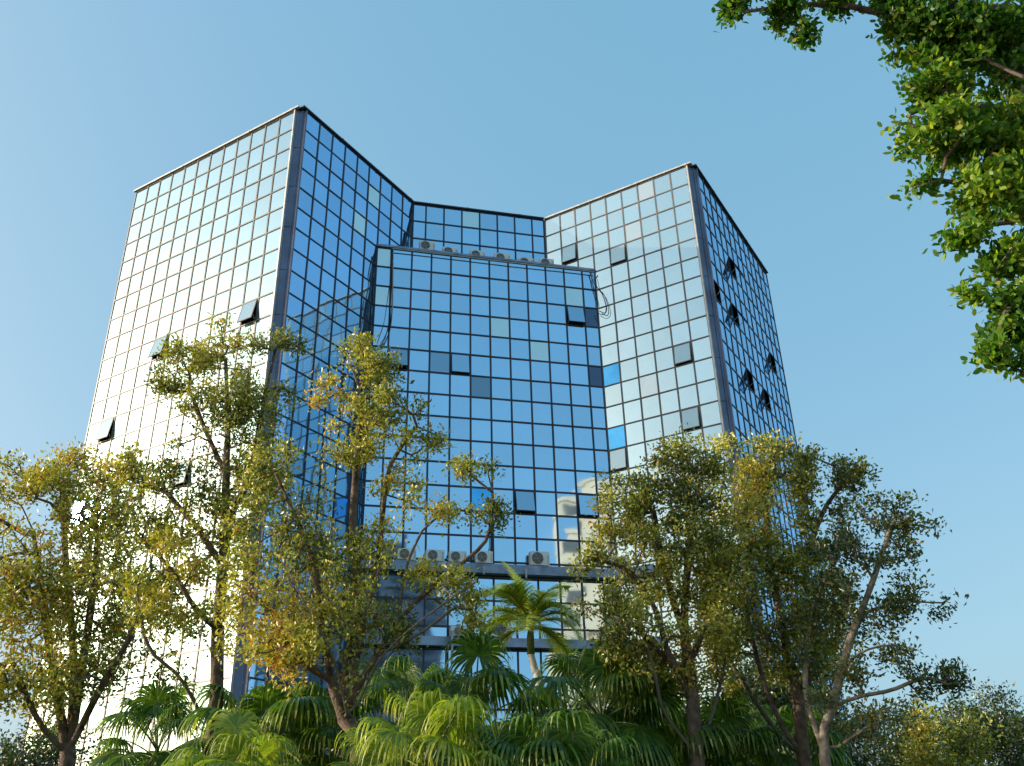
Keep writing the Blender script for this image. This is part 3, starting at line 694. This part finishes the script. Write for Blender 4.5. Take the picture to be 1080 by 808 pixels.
tree('broadleaf_tree', 'open dark tree at the right edge of the clump against the sky, pale branching stems', 'tree', GR, 16,
     [[G(868, 808, Y)] + L_((870, 800, Y), (880, 740, Y), (895, 680, Y), (918, 620, Y), (935, 570, Y), (945, 545, Y)), L_((880, 745, Y), (905, 735, Y), (940, 728, Y), (975, 715, Y), (1000, 722, Y)), L_((870, 795, Y), (850, 730, Y + .2), (855, 660, Y + .3), (870, 610, Y + .3)), L_((885, 715, Y), (905, 690, Y - .2), (940, 680, Y - .2), (960, 690, Y - .2)), L_((905, 650, Y), (930, 640, Y), (955, 640, Y)), L_((880, 790, Y), (910, 770, Y - .3), (945, 740, Y - .4))],
     [bl(925, 545, 40, 24, Y, 80), bl(960, 550, 30, 18, Y, 48), bl(905, 580, 38, 28, Y, 88), bl(945, 590, 28, 24, Y, 32), bl(890, 630, 40, 32, Y, 88), bl(955, 638, 32, 22, Y, 56), bl(935, 650, 26, 20, Y, 27), bl(985, 715, 34, 15, Y, 48), bl(1005, 722, 22, 12, Y, 21), bl(900, 700, 50, 26, Y, 56), bl(945, 690, 30, 18, Y, 24), bl(860, 660, 32, 40, Y + .2, 72), bl(920, 750, 50, 26, Y - .3, 48)], k=.78, rmax=.11, leafmat='leafdark', bark='barkpale', tint=(.1, 1.0), per=15)

# ------------------------------------------------------------------ shrubs and trees behind
GB = 'dark evergreen bushes growing along the foot of the building'
def bush(px, py, Y, rx, ry, n, label, seed, lm='leafdark', tint=(0, .6), grp=GB, per=26):
    c = at(px, py, Y); foot = Vector((c.x, c.y, 0)); k = mpp(Y)
    tree('evergreen_bush', label, 'bush', grp, seed, [[foot, foot + Vector((.05, 0, c.z * .4)), foot + Vector((0, .1, c.z * .8))], [foot + Vector((.05, 0, c.z * .3)), c + Vector((-rx * k * .5, 0, 0))], [foot + Vector((.05, 0, c.z * .35)), c + Vector((rx * k * .5, 0, 0))]],
         [bl(px, py, rx, ry, Y, n), bl(px, py + ry, rx * .9, ry, Y, n // 2)], leafmat=lm, tint=tint, per=per, leaf=(.12, .06), spread=.24)
bush(1035, 762, 27, 44, 26, 200, 'dark bushy treetop in the bottom right corner against the sky', 31, tint=(0, .7))
bush(993, 785, 25, 34, 26, 130, 'yellow green bush just left of the bottom right corner', 32, 'leaf', (.3, .9))
bush(940, 790, 28, 45, 34, 200, 'dark bush under the open pale-stemmed tree', 33)
bush(1085, 790, 26, 36, 30, 120, 'dark bush cut by the right edge of the picture', 39)
bush(790, 770, 23, 60, 48, 260, 'dark bush behind the twin trunks right of centre', 34)
bush(690, 760, 24, 60, 50, 260, 'dark bush behind the fan palms right of the feather palm', 35)
bush(600, 775, 25, 45, 40, 160, 'low dark bush behind the feather palm trunk', 36)
bush(820, 745, 21, 60, 50, 260, 'tall dark bush between the twin right hand trunks', 42)
bush(870, 775, 25, 50, 40, 200, 'dark bush behind the leaning pale stems on the right', 37)
bush(40, 800, 24, 60, 28, 160, 'low dark bush at the bottom left corner', 38)
bush(420, 800, 22, 90, 40, 260, 'dark bush behind the bright fan palm', 40)
bush(270, 800, 22, 60, 45, 200, 'dark bush behind the shaded fan palm on the left', 41)

# ------------------------------------------------------------------ big leafy tree overhanging the top right corner
Y = 5.2
K = lambda px, py, y=Y: at(px, py, y)
tree('fig_tree', 'large glossy green tree whose branches overhang the top right corner', 'tree', None, 51,
     [[Vector((6.4, 4.6, 0)), Vector((6.3, 4.6, 1.8)), Vector((6.0, 4.7, 3.6)), Vector((5.6, 4.8, 5.4)), Vector((5.2, 5.0, 7.2)), Vector((4.9, 5.2, 9.0))],
      [Vector((6.0, 4.7, 3.6)), K(1150, 330), K(1100, 300), K(1060, 330)], [Vector((5.8, 4.8, 4.6)), K(1160, 240), K(1090, 232), K(1030, 240), K(1000, 243)],
      [Vector((5.6, 4.8, 5.4)), K(1150, 130), K(1070, 120), K(1000, 110), K(960, 120)], [Vector((5.4, 4.9, 6.4)), K(1120, 20), K(1020, 10), K(940, 15), K(880, 4), K(820, 8), K(775, 14)], [K(1090, 232), K(1040, 200), K(985, 190), K(955, 205)]],
     [bl(1000, 35, 70, 42, Y, 420), bl(1065, 60, 60, 80, Y + .1, 420), bl(945, 15, 36, 26, Y, 130), bl(880, 2, 28, 12, Y, 46), bl(825, 10, 30, 16, Y, 50), bl(775, 6, 26, 12, Y, 40), bl(850, 30, 24, 8, Y, 20), bl(985, 95, 42, 20, Y, 130), bl(1000, 140, 58, 32, Y, 250), bl(1060, 150, 44, 50, Y, 260),
      bl(1050, 210, 55, 40, Y, 180), bl(1018, 250, 36, 14, Y, 50), bl(1058, 275, 46, 26, Y, 84), bl(1048, 308, 34, 12, Y, 34), bl(1082, 322, 30, 24, Y, 40), bl(1072, 350, 30, 20, Y, 60), bl(1056, 380, 26, 13, Y, 38), bl(1085, 385, 18, 14, Y, 20), bl(1140, 200, 60, 170, Y, 300), bl(1000, -50, 120, 60, Y + .2, 250), bl(970, 192, 22, 8, Y, 14)],
     leafmat='leafgreen', tint=(.0, .95), leaf=(.060, .031), per=13, spread=.046, ygrad=.5, patch=.15, rnd=True, r_tip=.0036, expo=.46, maxtips=3, up=.1)

# ------------------------------------------------------------------ fan palms
M['fan'] = leaf_mat('fan_palm_leaf', [(0, (.025, .075, .014)), (.5, (.11, .20, .025)), (.85, (.34, .40, .07)), (1, (.55, .48, .24))], trans=.35, rough=.38)
M['fanyellow'] = leaf_mat('fan_palm_leaf_light', [(0, (.09, .17, .02)), (.5, (.27, .34, .04)), (.85, (.5, .5, .1)), (1, (.65, .56, .28))], trans=.35, rough=.38)
M['petiole'] = simple('petiole_green', (.12, .16, .04), .5, 0, .2, 5.)
M['palmtrunk'] = simple('fibrous_palm_trunk', (.10, .075, .05), .95, 0, .5, 12., .9, 25.)
def fan_blade(seed, pitch, scale=1.0, nseg=34):
    R = random.Random(seed); pts = []; d_ = Vector((math.cos(pitch), 0, math.sin(pitch))); p = Vector((0, 0, 0)); Lp = .95 * scale * R.uniform(.8, 1.2)
    for i in range(9):
        pts.append(p.copy()); p = p + d_ * (Lp / 8); d_ = (d_ + Vector((0, 0, -.055 - .03 * max(0, math.cos(pitch))))).normalized()
    E, t = pts[-1], d_; s_ = Vector((0, 1, 0)); n_ = t.cross(s_) * -1; roll = R.uniform(-.35, .35)
    s2 = s_ * math.cos(roll) + n_ * math.sin(roll); n_ = (n_ * math.cos(roll) - s_ * math.sin(roll)); s_ = s2
    V, F, tn = [], [], []; dz = Vector((0, 0, -1)); span = math.radians(R.uniform(135, 160)); dphi = 2 * span / nseg
    for k in range(nseg):
        ph = -span + dphi * (k + .5); dr = (t * math.cos(ph) + s_ * math.sin(ph) + n_ * (.12 + .10 * math.cos(2 * ph))).normalized(); sd = (t * -math.sin(ph) + s_ * math.cos(ph))
        Ls = scale * (.80 + .13 * math.cos(ph)) * R.uniform(.88, 1.08); q = E.copy(); rr = 0; n0 = len(V); steps = [0, .12, .28, .44, .58, .72, .86, 1.0]; cur = dr.copy(); dm = R.uniform(.75, 1.25)
        for j, r_ in enumerate(steps):
            if j:
                g_ = max(0, r_ - .36) / .64; cur = (dr * (1 - g_ * .75) + dz * (g_ ** .8 * 1.5 * dm)).normalized(); q = q + cur * (Ls * (r_ - steps[j - 1]))
            w_ = Ls * r_ * math.tan(dphi / 2) * 1.02 if r_ < .42 else Ls * .42 * math.tan(dphi / 2) * max(0, 1 - (r_ - .42) / .58) ** .8
            V += [q - sd * w_, q + n_ * (w_ * .55), q + sd * w_]
            if j:
                a = n0 + (j - 1) * 3; b = n0 + j * 3
                F += [(a, a + 1, b + 1, b), (a + 1, a + 2, b + 2, b + 1)]
                v = R.uniform(0, .55) + (.15 if r_ > .6 else 0) + (.3 if r_ > .84 and R.random() < .7 else 0); tn += [v, v]
    pet = MB(); pet.tube(pts, [.022 * scale - .0012 * i for i in range(9)], 5)
    return pet, np.array([tuple(v) for v in V]), np.array(F), np.array(tn)
FANS = {}
def fan_variant(i, pitch_deg, matkey):
    k = (i, pitch_deg, matkey)
    if k not in FANS:
        pet, V, F, tn = fan_blade(100 + i * 17 + pitch_deg, math.radians(pitch_deg))
        fr_ = np_mesh('frond', V, F, M[matkey], None, attrs={'tint': tn}); pt = pet.build('petiole', M['petiole'], fr_, smooth=True)
        FANS[k] = (fr_, pt, False)
        for o_ in (fr_, pt): col.objects.unlink(o_)
    return FANS[k]
def fan_palm(px, py, Y, sc_, matkey, label, seed, nf=24):
    R = random.Random(seed); c = at(px, py, Y); r = empty('fan_palm', (c.x, c.y, 0)); tag(r, label, 'palm', 'fan palms in front of the building')
    mb = MB(); z = c.z; k = 14
    mb.tube([(R.uniform(-.03, .03), R.uniform(-.03, .03), z * i / k) for i in range(k + 1)], [(.19 + (.02 if i % 2 else 0)) * sc_ for i in range(k + 1)], 10)
    mb.build('trunk', M['palmtrunk'], r, smooth=False)
    for i in range(nf):
        pitch = [78, 62, 45, 28, 10, -12][min(5, int(6 * (i / nf) ** .85))]; fr_, pt, _ = fan_variant(R.randrange(3), pitch, matkey)
        f = fr_.copy(); col.objects.link(f); f.parent = r; f.location = (0, 0, z + R.uniform(-.1, .12)); s_ = sc_ * R.uniform(.85, 1.12); f.scale = (s_, s_, s_)
        f.rotation_euler = (R.uniform(-.12, .12), R.uniform(-.12, .12), i * 2.39996 + R.uniform(-.3, .3))
        p = pt.copy(); col.objects.link(p); p.parent = f
for i, a_ in enumerate([
    (165, 800, 15.0, .75, 'fan', 'small dark fan palm left of the forked reddish trunk'),
    (285, 805, 13.8, .92, 'fan', 'large shaded fan palm with hanging leaf tips between the two reddish trunks'),
    (245, 850, 10.5, .62, 'fanyellow', 'low yellow green fan palm at the bottom edge below the shaded one'),
    (335, 800, 14.0, .72, 'fan', 'dark fan palm just left of the leaning reddish trunk'),
    (452, 822, 10.4, .70, 'fanyellow', 'bright yellow green fan palm at the bottom centre, sunlit drooping leaves'),
    (500, 775, 13.0, .82, 'fan', 'deep green fan palm rising behind the bright yellow one'),
    (430, 770, 14.5, .74, 'fan', 'green fan palm behind the bright yellow one, right of the leaning trunk'),
    (555, 835, 11.0, .70, 'fan', 'low green fan palm in front of the feather palm trunk'),
    (400, 850, 11.0, .55, 'fanyellow', 'small yellow fan palm at the foot of the leaning trunk'),
    (635, 765, 14.0, .92, 'fan', 'tall green fan palm right of the feather palm with long hanging tips'),
    (700, 822, 14.6, .92, 'fan', 'dark fan palm at the bottom, right of the tall green one'),
    (768, 812, 15.0, .82, 'fan', 'fan palm between the trunks of the right hand trees'),
    (842, 820, 15.5, .75, 'fan', 'rightmost fan palm, behind the pale leaning stems'),
    (612, 850, 10.5, .62, 'fan', 'lowest green fan palm at the bottom edge right of centre')]): fan_palm(*a_, seed=200 + i)

# ------------------------------------------------------------------ feather palm
def feather_frond(R, pitch, L0=2.1):
    p = Vector((0, 0, 0)); d_ = Vector((math.cos(pitch), 0, math.sin(pitch))); pts = []; dirs = []; n = 22
    for i in range(n + 1):
        pts.append(p.copy()); dirs.append(d_.copy()); p = p + d_ * (L0 / n); d_ = (d_ + Vector((0, 0, -.045 - .004 * i))).normalized()
    V, F, tn = [], [], []
    for i in range(4, n + 1):
        for sub in (0, .25, .5, .75):
            for sg in (-1, 1):
                b = pts[i] + (dirs[i] * (L0 / n) * sub); l_ = .5 * math.sin(math.pi * min(.96, (i + sub - 2) / (n + 1.0)) ** .8) * R.uniform(.85, 1.1) + .08
                sd = Vector((0, sg, 0)); dr = (dirs[i] * .55 + sd * .8 + Vector((0, 0, R.uniform(.0, .4)))).normalized(); wv = dirs[i] * .016; q = b; n0 = len(V)
                for j in range(5):
                    w_ = wv * (1 - j / 4.2) ; V += [q - w_, q + w_]
                    if j: F.append((n0 + 2 * j - 2, n0 + 2 * j - 1, n0 + 2 * j + 1, n0 + 2 * j)); tn.append(R.uniform(.2, .9))
                    q = q + dr * (l_ / 4); dr = (dr + Vector((0, 0, -.22))).normalized()
    return pts, V, F, tn
c = at(560, 690, 20); ft = at(568, 722, 20); R_f = random.Random(77)
r = empty('feather_palm', (ft.x, ft.y, 0)); tag(r, 'slender feather palm with a smooth white trunk and yellow green arching fronds', 'palm')
mb = MB(); base = Vector((ft.x, ft.y, 0)); pl = [Vector((.12, 0, 0)), Vector((.06, 0, ft.z * .6)), ft - base, at(564, 706, 20) - base, c - base]
pp = spline(pl, 6); mb.tube(pp, [.105 - .035 * i / (len(pp) - 1) for i in range(len(pp))], 10); mb.build('trunk', simple('white_palm_trunk', (.5, .46, .40), .8, 0, .25, 3.), r, smooth=True)
mb = MB(); ct = c - base; mb.tube([ct, ct + Vector((0, 0, .35)), ct + Vector((.02, 0, .7))], [.085, .08, .04], 10); mb.build('crownshaft', M['petiole'], r, smooth=True)
for i in range(17):
    pt = math.radians([82, 70, 62, 55, 48, 66, 40, 30, 52, 20, 35, 8, -5, 60, 44, 25, -15][i])
    pts, V, F, tn = feather_frond(R_f, pt, R_f.uniform(1.15, 1.6))
    f = np_mesh('frond', np.array([tuple(v) for v in V]), np.array(F), M['fanyellow'], r, attrs={'tint': np.array(tn) * (.62 if i % 3 else .9)})
    f.location = ct + Vector((0, 0, .6)); f.rotation_euler = (0, 0, [2.8, .4, 3.3, 5.2, 1.6, 4.2, .0, 3.1, 2.2, 5.9, 3.7, .7, 2.9, 3.9, 5.6, 4.6, .2][i])
    mb = MB(); mb.tube(pts, [.02 - .0007 * j for j in range(len(pts))], 5); mb.build('midrib', M['petiole'], f, smooth=True)
